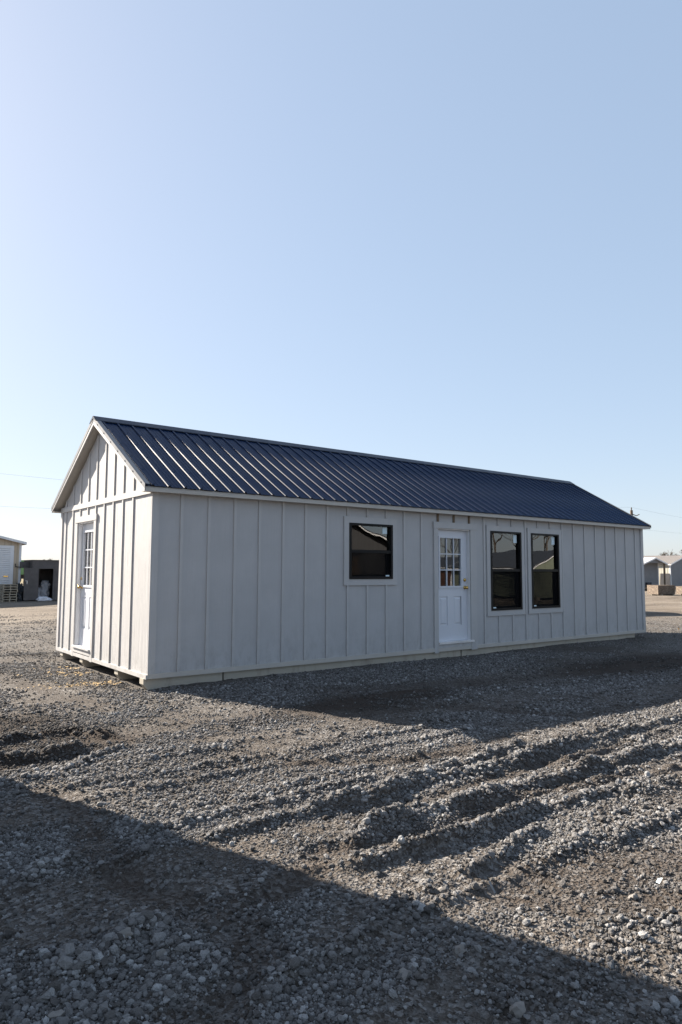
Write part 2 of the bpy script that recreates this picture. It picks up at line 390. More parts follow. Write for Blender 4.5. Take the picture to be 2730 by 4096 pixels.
# ------------------------------------------------------------------ ground
def axis_pts(lo, hi, step, far):
    a = list(np.arange(lo, hi, step)); s = step
    x = a[-1]
    while x < far: s = min(s*1.07, 60); x += s; a.append(x)
    s = step; x = a[0]
    while x > -far: s = min(s*1.07, 60); x -= s; a.insert(0, x)
    return np.array(a)
def ground_material():
    mt, ns, ls, bs = new_mat('gravel_yard')
    P = coords(ns, ls)
    big = node(ns, 'ShaderNodeTexNoise', Scale=0.55, Detail=6.0, Roughness=0.6); ls.new(P, big.inputs['Vector'])
    mid = node(ns, 'ShaderNodeTexNoise', Scale=4.0, Detail=6.0, Roughness=0.7); ls.new(P, mid.inputs['Vector'])
    vor = node(ns, 'ShaderNodeTexVoronoi', Scale=48.0); ls.new(P, vor.inputs['Vector'])
    vor2 = node(ns, 'ShaderNodeTexVoronoi', Scale=120.0); ls.new(P, vor2.inputs['Vector'])
    sep = ns.new('ShaderNodeSeparateColor'); ls.new(vor.outputs['Color'], sep.inputs[0])
    sep2 = ns.new('ShaderNodeSeparateColor'); ls.new(vor2.outputs['Color'], sep2.inputs[0])
    mud = ramp(ns, ls, mid.outputs[0], [(0.3, (0.030, 0.023, 0.018)), (0.5, (0.060, 0.048, 0.039)), (0.72, (0.098, 0.082, 0.068))])
    stone = ramp(ns, ls, sep.outputs[0], [(0.0, (0.040, 0.033, 0.027)), (0.4, (0.098, 0.088, 0.080)), (0.75, (0.18, 0.172, 0.165)), (1.0, (0.31, 0.303, 0.297))])
    grit = ramp(ns, ls, sep2.outputs[1], [(0.0, (0.038, 0.031, 0.026)), (0.6, (0.092, 0.081, 0.071)), (1.0, (0.20, 0.186, 0.172))])
    base = mix(ns, ls, 0.5, mud, grit)
    col = mix(ns, ls, ramp(ns, ls, big.outputs[0], [(0.38, (0.12,)*3), (0.62, (0.85,)*3)]), base, stone)
    dmp = ns.new('ShaderNodeAttribute'); dmp.attribute_name = 'damp'
    dmf = ns.new('ShaderNodeMath'); dmf.operation = 'MULTIPLY'; dmf.inputs[1].default_value = 0.9; ls.new(dmp.outputs['Fac'], dmf.inputs[0])
    col = mix(ns, ls, dmf.outputs[0], col, mix(ns, ls, mid.outputs[0], (0.026, 0.019, 0.015), (0.06, 0.046, 0.037)))
    # the lane beyond the building is tan, sandier dirt
    sx = ns.new('ShaderNodeSeparateXYZ'); ls.new(P, sx.inputs[0])
    def step(sock, a, b):
        r = ns.new('ShaderNodeMapRange'); ls.new(sock, r.inputs[0]); r.inputs[1].default_value = a; r.inputs[2].default_value = b; r.clamp = True
        return r.outputs[0]
    far = ns.new('ShaderNodeMath'); far.operation = 'MAXIMUM'
    ls.new(step(sx.outputs[1], 9, 15), far.inputs[0]); ls.new(step(sx.outputs[0], 15, 24), far.inputs[1])
    lane = node(ns, 'ShaderNodeTexNoise', Scale=0.35, Detail=6.0, Roughness=0.65); ls.new(coords(ns, ls, (0.5, 1.6, 1)), lane.inputs['Vector'])
    tan = ramp(ns, ls, lane.outputs[0], [(0.36, (0.115, 0.092, 0.072)), (0.5, (0.20, 0.165, 0.13)), (0.66, (0.27, 0.23, 0.185))])
    mm = ns.new('ShaderNodeMath'); mm.operation = 'MULTIPLY'; mm.inputs[1].default_value = 0.72; ls.new(far.outputs[0], mm.inputs[0])
    col = mix(ns, ls, mm.outputs[0], col, tan)
    # winter grass far off
    gr = ns.new('ShaderNodeMath'); gr.operation = 'MAXIMUM'
    ls.new(step(sx.outputs[1], 70, 85), gr.inputs[0]); ls.new(step(sx.outputs[0], 85, 110), gr.inputs[1])
    col = mix(ns, ls, gr.outputs[0], col, ramp(ns, ls, lane.outputs[0], [(0.35, (0.17, 0.14, 0.08)), (0.65, (0.24, 0.2, 0.12))]))
    ls.new(col, bs.inputs['Base Color']); bs.inputs['Roughness'].default_value = 0.95; bs.inputs['Specular IOR Level'].default_value = 0.12
    b1 = bump(ns, ls, vor.outputs['Distance'], 0.7, 0.025, None)
    b2 = bump(ns, ls, vor2.outputs['Distance'], 0.6, 0.008, None, b1)
    bump(ns, ls, mid.outputs[0], 0.6, 0.03, bs, b2)
    return mt
gx = axis_pts(-4.6, 5.2, 0.019, 2600); gy = axis_pts(-7.9, -2.2, 0.019, 2600)
X, Y = np.meshgrid(gx, gy); H = height(X, Y)
nx, ny = len(gx), len(gy)
co = np.stack([X, Y, H], -1).reshape(-1, 3).astype(np.float32)
i = np.arange((ny-1)*(nx-1)); r, c = i//(nx-1), i % (nx-1); a = r*nx+c
quads = np.stack([a, a+1, a+nx+1, a+nx], -1).astype(np.int32)
me = bpy.data.meshes.new('ground')
me.vertices.add(len(co)); me.vertices.foreach_set('co', co.ravel())
me.loops.add(quads.size); me.loops.foreach_set('vertex_index', quads.ravel())
me.polygons.add(len(quads)); me.polygons.foreach_set('loop_start', np.arange(len(quads), dtype=np.int32)*4)
me.polygons.foreach_set('use_smooth', np.ones(len(quads), dtype=bool))
dm = me.attributes.new('damp', 'FLOAT', 'POINT'); dm.data.foreach_set('value', damp(X, Y).ravel().astype(np.float32))
me.update()
kind(link('ground', me, ground_material()), 'structure')

# ------------------------------------------------------------------ loose gravel: nobody could count it, one object of instanced stones
def stone_material():
    mt, ns, ls, bs = new_mat('limestone_gravel')
    oi = ns.new('ShaderNodeObjectInfo')
    at_ = ns.new('ShaderNodeAttribute'); at_.attribute_type = 'INSTANCER'; at_.attribute_name = 'tone'
    n = node(ns, 'ShaderNodeTexNoise', Scale=2.2, Detail=4.0, Roughness=0.65); ls.new(coords(ns, ls), n.inputs['Vector'])
    c = ramp(ns, ls, at_.outputs['Fac'], [(0.0, (0.040, 0.032, 0.026)), (0.3, (0.098, 0.089, 0.082)), (0.6, (0.190, 0.182, 0.177)), (1.0, (0.40, 0.395, 0.39))])
    ls.new(mix(ns, ls, 0.25, c, mix(ns, ls, n.outputs[0], (0.05, 0.045, 0.042), (0.30, 0.297, 0.298))), bs.inputs['Base Color'])
    bs.inputs['Roughness'].default_value = 0.9; bs.inputs['Specular IOR Level'].default_value = 0.15
    bump(ns, ls, n.outputs[0], 0.5, 0.15, bs)
    return mt
rng = np.random.default_rng(7)
def scatter(r0, r1, dens, med, sig, rmin, rmax):
    area = 0.5*1.75*(r1*r1-r0*r0); n = int(area*dens)
    rr = np.sqrt(rng.uniform(r0*r0, r1*r1, n)); th = YAW+rng.uniform(-0.95, 0.80, n)
    x = CAM[0]+rr*np.sin(th); y = CAM[1]+rr*np.cos(th)
    s = np.clip(med*np.exp(sig*rng.standard_normal(n)), rmin, rmax)
    return x, y, s
parts = [scatter(1.6, 4.5, 11500, .0055, .50, .003, .020), scatter(4.5, 8, 5200, .0070, .46, .004, .023),
         scatter(8, 14, 1700, .0100, .42, .006, .028), scatter(14, 26, 200, .0115, .35, .008, .02)]
sx_ = np.concatenate([p[0] for p in parts]); sy_ = np.concatenate([p[1] for p in parts]); ss_ = np.concatenate([p[2] for p in parts])
Hs, rid, patch = height(sx_, sy_, True)
loose = fbm(sx_*0.9, sy_*1.5, 51, 4)
keep_p = (np.clip(0.5+(loose-0.46)*6.5, 0.10, 1.0)*0.85+rid*0.25)*(1-0.8*bare(sx_, sy_))
keep = rng.uniform(size=len(sx_)) < keep_p*(1-0.45*damp(sx_, sy_))
coarse = np.clip((fbm(sx_*1.3+5, sy_*1.3, 71, 3)-0.42)*4, 0, 1)*np.exp(-(np.hypot(sx_-CAM[0], sy_-CAM[1])/7.0)**2)
ss_ = np.clip(ss_*(1+0.35*coarse), .003, .024)
keep &= ~((sx_ > 0.0) & (sx_ < 12.2) & (sy_ > 0.0) & (sy_ < 4.2))
sx_, sy_, ss_, Hs, rid = sx_[keep], sy_[keep], ss_[keep], Hs[keep], rid[keep]
ss_ = np.clip(ss_*(0.85+0.35*np.clip(rid, 0, 1)), .004, .042)
n = len(ss_)
me = bpy.data.meshes.new('gravel'); me.vertices.add(n)
me.vertices.foreach_set('co', np.stack([sx_, sy_, Hs+ss_*rng.uniform(0.0, 0.6, n)], -1).astype(np.float32).ravel())
def vattr(nm, ty, arr, key='value'):
    at2 = me.attributes.new(nm, ty, 'POINT'); at2.data.foreach_set(key, np.ascontiguousarray(arr).ravel())
vattr('rot', 'FLOAT_VECTOR', np.stack([rng.uniform(-.5, .5, n), rng.uniform(-.5, .5, n), rng.uniform(0, 6.28, n)], -1).astype(np.float32), 'vector')
vattr('size', 'FLOAT_VECTOR', (ss_[:, None]*np.stack([rng.uniform(.85, 1.35, n), rng.uniform(.8, 1.1, n), rng.uniform(.55, .95, n)], -1)).astype(np.float32), 'vector')
dmps = damp(sx_, sy_)
tone = np.clip(0.49-0.42*dmps+0.25*rng.standard_normal(n)+0.35*(fbm(sx_*0.9, sy_*1.5, 51, 4)-0.5), 0, 1)
vattr('tone', 'FLOAT', tone.astype(np.float32))
vattr('pick', 'INT', rng.integers(0, 6, n).astype(np.int32))
gravel = kind(link('gravel', me, None), 'stuff')
ST_MAT = stone_material()
gt = bpy.data.node_groups.new('gravel_nodes', 'GeometryNodeTree')
gt.interface.new_socket('Geometry', in_out='INPUT', socket_type='NodeSocketGeometry'); gt.interface.new_socket('Geometry', in_out='OUTPUT', socket_type='NodeSocketGeometry')
gn, gl_ = gt.nodes, gt.links
gi, go = gn.new('NodeGroupInput'), gn.new('NodeGroupOutput')
join = gn.new('GeometryNodeJoinGeometry')
for k in range(6):
    ico = gn.new('GeometryNodeMeshIcoSphere'); ico.inputs['Radius'].default_value = 1.0; ico.inputs['Subdivisions'].default_value = 1 if k < 4 else 2
    nz = gn.new('ShaderNodeTexNoise'); nz.noise_dimensions = '4D'; nz.inputs['W'].default_value = 3.7*k; nz.inputs['Scale'].default_value = 0.95; nz.inputs['Detail'].default_value = 1.5
    sub = gn.new('ShaderNodeVectorMath'); sub.operation = 'SUBTRACT'; sub.inputs[1].default_value = (0.5, 0.5, 0.5); gl_.new(nz.outputs['Color'], sub.inputs[0])
    sc_ = gn.new('ShaderNodeVectorMath'); sc_.operation = 'SCALE'; sc_.inputs['Scale'].default_value = 1.5; gl_.new(sub.outputs[0], sc_.inputs[0])
    sp = gn.new('GeometryNodeSetPosition'); gl_.new(ico.outputs[0], sp.inputs['Geometry']); gl_.new(sc_.outputs[0], sp.inputs['Offset'])
    sm = gn.new('GeometryNodeSetMaterial'); sm.inputs['Material'].default_value = ST_MAT; gl_.new(sp.outputs[0], sm.inputs[0])
    g2i = gn.new('GeometryNodeGeometryToInstance'); gl_.new(sm.outputs[0], g2i.inputs[0]); gl_.new(g2i.outputs[0], join.inputs[0])
iop = gn.new('GeometryNodeInstanceOnPoints'); iop.inputs['Pick Instance'].default_value = True
def named(nm, ty):
    q = gn.new('GeometryNodeInputNamedAttribute'); q.data_type = ty; q.inputs['Name'].default_value = nm; return q.outputs[0]
gl_.new(gi.outputs[0], iop.inputs['Points']); gl_.new(join.outputs[0], iop.inputs['Instance'])
gl_.new(named('pick', 'INT'), iop.inputs['Instance Index']); gl_.new(named('size', 'FLOAT_VECTOR'), iop.inputs['Scale'])
e2r = gn.new('FunctionNodeEulerToRotation'); gl_.new(named('rot', 'FLOAT_VECTOR'), e2r.inputs[0]); gl_.new(e2r.outputs[0], iop.inputs['Rotation'])
gl_.new(iop.outputs[0], go.inputs[0])
md = gravel.modifiers.new('stones', 'NODES'); md.node_group = gt
print('stones', n, 'ground quads', len(quads))

# ------------------------------------------------------------------ the cabin
L, W, ZB, ZT = 12.14, 4.11, 0.125, 2.555
OG, OE, ZR, ZE = 0.152, 0.135, 3.885, 2.622
SL = (ZR-ZE)/(W/2+OE)
cabin = thing('portable_cabin', 'long cream board-and-batten cabin with navy metal roof, two white doors and three black windows', 'cabin')

WIN = [(3.288, 4.208, 1.389, 2.290), (6.678, 7.590, 0.785, 2.291), (7.901, 8.815, 0.790, 2.291)]
DOOR = (5.285, 6.125, 0.265, 2.285)
GD = (2.27, 3.115, 0.275, 2.30)
TH = 0.11
# long wall
front = wall_mesh(0.004, L-0.004, ZB, ZT+0.03, WIN+[DOOR], 0.0, TH, 'x').build('wall', M['siding_long'], cabin)
front['label'] = 'long shaded wall facing the churned gravel'
# gable end wall with pentagon top (door opening in the lower part)
mb = wall_mesh(0.003, W-0.003, ZB, 2.56, [GD], 0.0, TH, 'y')
gz = ZR-0.10
mb.prism([(0.003, 2.56), (W-0.003, 2.56), (W/2, gz)], 'x', 0.0, TH)
gable = mb.build('wall', M['siding'], cabin); gable['label'] = 'sunlit gable end with door'
mb = wall_mesh(0.003, W-0.003, ZB, 2.56, [(2.50, 3.07, 0.86, 2.29)], L-TH, L, 'y'); mb.prism([(0.003, 2.56), (W-0.003, 2.56), (W/2, gz)], 'x', L-TH, L)
mb.build('wall', M['siding'], cabin)
wall_mesh(0.004, L-0.004, ZB, ZT+0.03, [(2.0, 2.9, 1.3, 2.2)], W-TH, W, 'x').build('wall', M['siding'], cabin)
box('floor', 0.02, L-0.02, 0.02, W-0.02, ZB+0.02, ZB+0.10, M['ply'], cabin)

# battens on the long wall (16 in apart), cut around the openings and their trim
BT, BW = 0.019, 0.042
cache = {}
def batten(parent, along, u, z0, z1, mat, t=BT):
    key = (along, round(z1-z0, 3), mat.name, t)
    if key not in cache:
        a = MB().box(-BW/2, BW/2, -t, 0, 0, z1-z0) if along == 'x' else MB().box(-t, 0, -BW/2, BW/2, 0, z1-z0)
        cache[key] = a.mesh('batten'); cache[key].materials.append(mat)
    return link('batten', cache[key], None, parent, (u, 0, z0) if along == 'x' else (0, u, z0))
TR = 0.10
ZB1, ZT1 = ZB+0.055, ZT-0.001
opens = [(w[0]-TR, w[1]+TR, w[2]-TR, w[3]+TR) for w in WIN]+[(DOOR[0]-0.105, DOOR[1]+0.17, ZB, DOOR[3]+0.115)]
for k in range(1, 30):
    u = 0.406*k+0.022
    hit = next((o for o in opens if o[0]-0.012 < u < o[1]+0.012), None)
    if hit is None:
        batten(front, 'x', u, ZB1, ZT1, M['trim']); continue
    if hit[2] > ZB1+0.05: batten(front, 'x', u, ZB1, hit[2], M['trim'])
    brown = hit is opens[3]
    b = batten(front, 'x', u, hit[3], ZT1, M['brown'] if brown else M['trim'])
    if brown: b['label'] = 'bare brown batten above the door'
box('skirt_board', 0.0, L, -0.024, 0.0, ZB-0.008, ZB1, M['fascia'], front)
for a, b in ((0.0, 0.10), (L-0.105, L)):
    box('corner_trim', a, b, -0.022, 0.0, ZB1, ZT1, M['trim'], front)
# gable side
for k in range(9):
    y = 0.635+0.398*k
    top = min(ZR-0.14-abs(y-W/2)*SL, 9)
    batten(gable, 'y', y, 2.61, top, M['trim'], 0.017)
    if 2.14-0.02 < y < 3.26: batten(gable, 'y', y, 2.395, 2.527, M['trim'], 0.017)
    else: batten(gable, 'y', y, ZB+0.045, 2.527, M['trim'], 0.017)
box('band_board', -0.022, 0.0, -0.02, W+0.01, 2.527, 2.610, M['trim'], gable)
box('skirt_board', -0.022, 0.0, -0.02, W+0.01, ZB-0.01, ZB+0.045, M['trim'], gable)
box('corner_trim', -0.02, 0.0, W-0.09, W+0.01, ZB+0.045, 2.527, M['trim'], gable)

# window surrounds
def surround(parent, w, name='window_trim', t=0.026):
    a, b, c, d = w
    box(name, a-TR, b+TR, -t, 0, d, d+TR, M['trim'], parent); box(name, a-TR, b+TR, -t, 0, c-TR, c, M['trim'], parent)
    box(name, a-TR, a, -t, 0, c, d, M['trim'], parent); box(name, b, b+TR, -t, 0, c, d, M['trim'], parent)
for i_, w in enumerate(WIN):
    surround(front, w)
    a, b, c, d = w; fw = 0.042; zm = (c+d)/2 if i_ == 0 else c+(d-c)*0.507
    mb = MB()
    mb.box(a, a+fw, -0.038, 0.07, c, d); mb.box(b-fw, b, -0.038, 0.07, c, d); mb.box(a+fw, b-fw, -0.038, 0.07, d-fw*0.8, d); mb.box(a+fw, b-fw, -0.038, 0.07, c, c+fw)
    win = mb.build('window', M['black'], cabin)
    win['label'] = ['squarish black window near the cabin middle', 'tall black window beside the door', 'tall black window farther from the door'][i_]
    box('meeting_rail', a+fw, b-fw, -0.030, 0.055, zm-0.028, zm+0.022, M['black'], win)
    x0, x1 = a+fw, b-fw
    MB().box(x0, x1, 0.018, 0.022, zm+0.022, d-fw*0.8).build('pane', M['glass'], win)
    MB().box(x0+0.03, x1-0.03, 0.040, 0.044, c+fw+0.03, zm-0.028).build('pane', M['glass'], win)
    mb = MB(); mb.box(x0, x0+0.03, 0.03, 0.055, c+fw, zm-0.028); mb.box(x1-0.03, x1, 0.03, 0.055, c+fw, zm-0.028); mb.box(x0+0.03, x1-0.03, 0.03, 0.055, c+fw, c+fw+0.03)
    mb.build('sash', M['black'], win)
    MB().box(x0, x1, -0.012, -0.010, c+fw, zm-0.028).build('insect_screen', M['screen'], win)
    sxp = x1-0.145
    MB().box(sxp, sxp+0.10, 0.014, 0.0165, zm+0.30 if i_ == 0 else d-0.21, zm+0.41 if i_ == 0 else d-0.055).build('sticker', M['sticker'], win)
    q = x1-0.10 if i_ == 0 else x0+0.03
    MB().box(q, q+0.075, -0.018, -0.014, c+0.012, c+0.065).build('sticker', M['sticker'], win)

# doors: slab, nine panes, two raised panels, knob, deadbolt
def door(local, hand, name_label):
    """built in local axes: u across, outward = -t; local(u, t, z) gives cabin coordinates"""
    def bx(mb, u0, u1, t0, t1, z0, z1):
        vs = [local(u, t, z) for z in (z0, z1) for (u, t) in ((u0, t0), (u1, t0), (u1, t1), (u0, t1))]
        return mb.add(vs, [(0,3,2,1),(4,5,6,7),(0,1,5,4),(1,2,6,5),(2,3,7,6),(3,0,4,7)])
    w, h = 0.812, 1.985
    lu0, lu1, lz0, lz1 = 0.075, 0.675+0.01, 0.945, 1.875
    slab = MB()
    p_z0, p_z1 = 0.275, 0.79; pu = ((0.10, 0.30), (0.455, 0.655))
    us = sorted([0, w, lu0+0.03, lu1-0.03, *pu[0], *pu[1]]); zs = sorted([0, h, lz0+0.03, lz1-0.03, p_z0, p_z1])
    for a, b in zip(us[:-1], us[1:]):
        for c, d in zip(zs[:-1], zs[1:]):
            um, zm = (a+b)/2, (c+d)/2
            if lu0+0.03 < um < lu1-0.03 and lz0+0.03 < zm < lz1-0.03: continue
            inp = any(q[0] < um < q[1] for q in pu) and p_z0 < zm < p_z1
            bx(slab, a, b, 0.012 if inp else 0.0, 0.045, c, d)
    slab = slab.build('door', M['door'], cabin); slab['label'] = name_label
    for q in pu:
        u0, u1, e = q[0]+0.022, q[1]-0.022, 0.028
        mb = MB(); vs = [local(u, 0.012, z) for u, z in ((u0, p_z0+.022), (u1, p_z0+.022), (u1, p_z1-.022), (u0, p_z1-.022))]
        vs += [local(u, 0.001, z) for u, z in ((u0+e, p_z0+.022+e), (u1-e, p_z0+.022+e), (u1-e, p_z1-.022-e), (u0+e, p_z1-.022-e))]
        mb.add(vs, [(4,5,6,7),(0,1,5,4),(1,2,6,5),(2,3,7,6),(3,0,4,7)]); mb.build('raised_panel', M['door'], slab)
    mb = MB(); e = 0.034
    bx(mb, lu0, lu1, -0.016, 0.02, lz1-e, lz1); bx(mb, lu0, lu1, -0.016, 0.02, lz0, lz0+e)
    bx(mb, lu0, lu0+e, -0.016, 0.02, lz0+e, lz1-e); bx(mb, lu1-e, lu1, -0.016, 0.02, lz0+e, lz1-e)
    mb.build('lite_frame', M['door'], slab)
    a, b, c, d = lu0+e, lu1-e, lz0+e, lz1-e; g = 0.009
    for k in (1, 2):
        z = c+(d-c)*k/3; mb = MB(); bx(mb, a, b, -0.004, 0.016, z-g, z+g); mb.build('muntin', M['door'], slab)
        u = a+(b-a)*k/3
        for j in range(3):
            mb = MB(); bx(mb, u-g, u+g, -0.003, 0.015, c+(d-c)*j/3+(g if j else 0), c+(d-c)*(j+1)/3-(g if j < 2 else 0)); mb.build('muntin', M['door'], slab)
    for j in range(3):
        for k in range(3):
            mb = MB(); bx(mb, a+(b-a)*k/3, a+(b-a)*(k+1)/3, 0.018, 0.022, c+(d-c)*j/3, c+(d-c)*(j+1)/3); mb.build('pane', M['door_glass'], slab)
    ku = w-0.062 if hand > 0 else 0.062
    for nm, z, prof in (('knob', 0.945, [(0, .033), (.008, .033), (.012, .013), (.034, .013), (.040, .024), (.052, .030), (.066, .027), (.072, .012)]),
                        ('deadbolt', 1.085, [(0, .032), (.010, .032), (.020, .026), (.024, .010)])):
        mb = MB(); kk = 12; n_ = len(prof)
        vs = [local(ku+r_*math.cos(2*math.pi*j/kk), -t_, z+r_*math.sin(2*math.pi*j/kk)) for t_, r_ in prof for j in range(kk)]
        fs = [(i2*kk+j, i2*kk+(j+1) % kk, (i2+1)*kk+(j+1) % kk, (i2+1)*kk+j) for i2 in range(n_-1) for j in range(kk)]+[tuple((n_-1)*kk+j for j in range(kk))]
        mb.add(vs, fs); mb.build(nm, M['brass'], slab, smooth=True)
    return slab
door(lambda u, t, z: (5.299+u, 0.062+t, 0.278+z), 1, 'white half-glazed door between the windows')
door(lambda u, t, z: (0.062+t, 3.09-u, 0.292+z), -1, 'white half-glazed door in the gable end')
# door frames and outer trim
f = MB(); f.box(DOOR[0], 5.297, 0.0, TH, 0.265, 2.285); f.box(6.113, DOOR[1], 0.0, TH, 0.265, 2.285); f.box(5.297, 6.113, 0.0, TH, 2.265, 2.285)
f.build('door_frame', M['door_frame'], cabin)
box('threshold', DOOR[0], DOOR[1]+0.06, -0.045, TH, 0.240, 0.276, M['alu'], cabin)
for a, b, c, d, t in ((DOOR[0]-0.10, DOOR[0], 0.095, 2.285, 0.024), (DOOR[1], DOOR[1]+0.16, 0.10, 2.285, 0.024), (DOOR[0]-0.115, DOOR[1]+0.175, 2.285, 2.395, 0.032)):
    box('door_trim', a, b, -t-0.004, 0, c, d, M['trim'], front)
box('sill_board', DOOR[0], DOOR[1], -0.022, 0.0, 0.150, 0.240, M['trim'], front)
f = MB(); f.box(0.0, TH+.03, GD[0], 2.276, 0.292, 2.30); f.box(0.0, TH+.03, 3.094, GD[1], 0.292, 2.30); f.box(0.0, TH+.03, 2.276, 3.094, 2.279, 2.30)
f.build('door_frame', M['door_frame'], cabin)
box('threshold', -0.05, TH+.03, 2.27, 3.115, 0.262, 0.290, M['alu'], cabin)
for a, b, c, d, t in ((2.165, 2.27, 0.105, 2.30, 0.018), (3.115, 3.215, 0.105, 2.30, 0.018), (2.14, 3.25, 2.30, 2.395, 0.024)):
    box('door_trim', -t-0.006, 0, a, b, c, d, M['trim'], gable)
box('sill_board', -0.026, 0.0, 2.27, 3.115, 0.185, 0.262, M['trim'], gable)

# roof: deck with fascia edges, single pans of ribbed metal, ridge cap, rake trims
def slope_z(y): return ZR-abs(y-W/2)*SL
deck = MB()
for y0, y1 in ((-OE+0.01, W/2), (W+OE-0.01, W/2)):
    z0, z1 = slope_z(y0)-0.030, slope_z(y1)-0.030
    deck.prism([(y0, z0), (y1, z1), (y1, z1-0.022), (y0, z0-0.022)], 'x', -OG+0.004, L+OG-0.004)
roof = deck.build('roof', M['fascia'], cabin)
box('fascia_board', -OG+0.01, L+OG-0.02, -OE+0.002, -OE+0.022, ZE-0.085, ZE-0.042, M['fascia'], roof)
box('fascia_board', -OG+0.01, L+OG-0.02, W+OE-0.022, W+OE-0.002, ZE-0.085, ZE-0.042, M['fascia'], roof)
box('soffit', -OG+0.012, L+OG-0.022, -OE+0.022, 0.0, ZE-0.082, ZE-0.072, M['fascia'], roof)
box('soffit', -OG+0.012, L+OG-0.022, W, W+OE-0.022, ZE-0.082, ZE-0.072, M['fascia'], roof)
for xs in ((-OG+0.001, -OG+0.02), (L+OG-0.02, L+OG-0.001)):
    for y0, y1 in ((-OE+0.005, W/2), (W+OE-0.005, W/2)):
        z0, z1 = slope_z(y0)-0.052, slope_z(y1)-0.052
        MB().prism([(y0, z0), (y1, z1), (y1, z1-0.06), (y0, z0-0.035)], 'x', *xs).build('rake_board', M['trim'], roof)
# ribbed pans on the near slope
p0, p1 = Vector((0, -OE-0.012, slope_z(-OE-0.012)-0.006)), Vector((0, W/2, ZR-0.006))
sl = (p1-p0); nrm = Vector((0, -SL, 1)).normalized()
prof = [(-.026, 0), (-.019, .017), (-.015, .019), (.008, .019), (.026, 0), (.072, 0), (.080, .0045), (.088, .0045), (.096, 0), (.126, 0), (.134, .0045), (.142, .0045), (.150, 0), (.195, 0)]
def pan_mesh(prof):
    vs = []
    for q in (p0, p1):
        for u, h in prof: vs.append(Vector((u, 0, 0))+q+nrm*h)
    for q in (p0, p1):
        for u, h in prof: vs.append(Vector((u, 0, 0))+q+nrm*(h-0.0015))
    k = len(prof); mb = MB()
    fs = [(i2, i2+1, k+i2+1, k+i2) for i2 in range(k-1)]+[(2*k+i2, 3*k+i2, 3*k+i2+1, 2*k+i2+1) for i2 in range(k-1)]+[(i2, 2*k+i2, 2*k+i2+1, i2+1) for i2 in range(k-1)]
    mb.add(vs, fs); return mb
pan = pan_mesh(prof).mesh('roof_panel'); pan.materials.append(M['roof']); pan.materials.append(M['rib'])
for p_ in pan.polygons:
    if p_.center.x < -0.015 and p_.index < 4: p_.material_index = 1
for k in range(54): link('roof_panel', pan, None, roof, (-0.047+0.229*k, 0, 0))
pan_mesh([(-OG, 0), (-0.081, 0)]).build('roof_panel', M['roof'], roof)
# far slope, seen only along its edge
fs_ = MB()
for k in range(54):
    x = -0.047+0.229*k
    pts = [(x+u, h) for u, h in prof]
    vs = [(u, W-q.y, q.z+h*nrm.z) for q in (p0, p1) for u, h in pts]; kk = len(pts)
    fs_.add(vs, [(i2, i2+1, kk+i2+1, kk+i2) for i2 in range(kk-1)])
fs_.build('roof_panel', M['roof'], roof)
rc = MB()
for s in (-1, 1):
    y1, z1 = W/2+s*0.155, ZR+0.024-0.155*SL
    rc.add([(-OG-.01, W/2+s*0.012, ZR+.024), (L+OG+.01, W/2+s*0.012, ZR+.024), (L+OG+.01, y1, z1), (-OG-.01, y1, z1), (L+OG+.01, y1, z1-.014), (-OG-.01, y1, z1-.014)], [(0,1,2,3), (3,2,4,5)])
rc.add([(-OG-.01, W/2-.012, ZR+.024), (L+OG+.01, W/2-.012, ZR+.024), (L+OG+.01, W/2+.012, ZR+.024), (-OG-.01, W/2+.012, ZR+.024)], [(0,1,2,3)])
rc.add([(-OG-.01, W/2-.155, ZR+.024-.155*SL-.014), (-OG-.01, W/2-.012, ZR+.024), (-OG-.01, W/2+.012, ZR+.024), (-OG-.01, W/2+.155, ZR+.024-.155*SL-.014), (-OG-.01, W/2, ZR-.02)], [(0,1,2,3,4)])
rc.build('ridge_cap', M['ridge'], roof)
for xa, xb, xc in ((-OG-0.004, -OG, -0.085), (L+OG+0.004, L+OG, L+0.09)):
    for s in (-1, 1):
        e0 = W/2+s*(W/2+OE+0.014); z0 = slope_z(e0)
        mb = MB(); mb.prism([(e0, z0+.018), (W/2+s*.01, ZR+.012), (W/2+s*.01, ZR-.055), (e0, z0-.05)], 'x', xa, xb)
        mb.add([(xa, e0, z0+.019), (xc, e0, z0+.019), (xc, W/2+s*.01, ZR+.013), (xa, W/2+s*.01, ZR+.013)], [(0,1,2,3)])
        mb.build('rake_trim', M['rake'], roof)
scr = MB()
for k in range(54):
    for t in (0.03, 0.22, 0.41, 0.60, 0.79):
        q = p0+sl*t+nrm*0.0; x = -0.047+0.229*k+0.045
        scr.box(x-.006, x+.006, q.y-.006, q.y+.006, q.z, q.z+.007)
for t in (.06, .2, .34, .48, .62, .76, .9):
    q = p0+sl*t; scr.box(-OG-.012, -OG-.003, q.y-.008, q.y+.008, q.z-.028, q.z-.014)
kind(scr.build('screw', M['screw'], roof), 'stuff')

# skids: four runs of timber, chamfered at the near end; the outer one is in four lengths
def skid(x0, x1, y0, y1, cham):
    z0, z1 = -0.045, ZB-0.009
    poly = [(x0, z1), (x0, 0.045), (x0+0.075, z0), (x1, z0), (x1, z1)] if cham else [(x0, z1), (x0, z0), (x1, z0), (x1, z1)]
    MB().prism(poly, 'y', y0, y1).build('skid', M['skid'], cabin)
for a, b, c in ((-0.03, 1.105, True), (1.13, 3.52, False), (3.523, 5.895, False), (5.925, 11.74, False)): skid(a, b, 0.035, 0.165, c)
for y in (1.06, 2.67, 3.77): skid(0.0, 11.74, y, y+0.14, True)
print('cabin done')

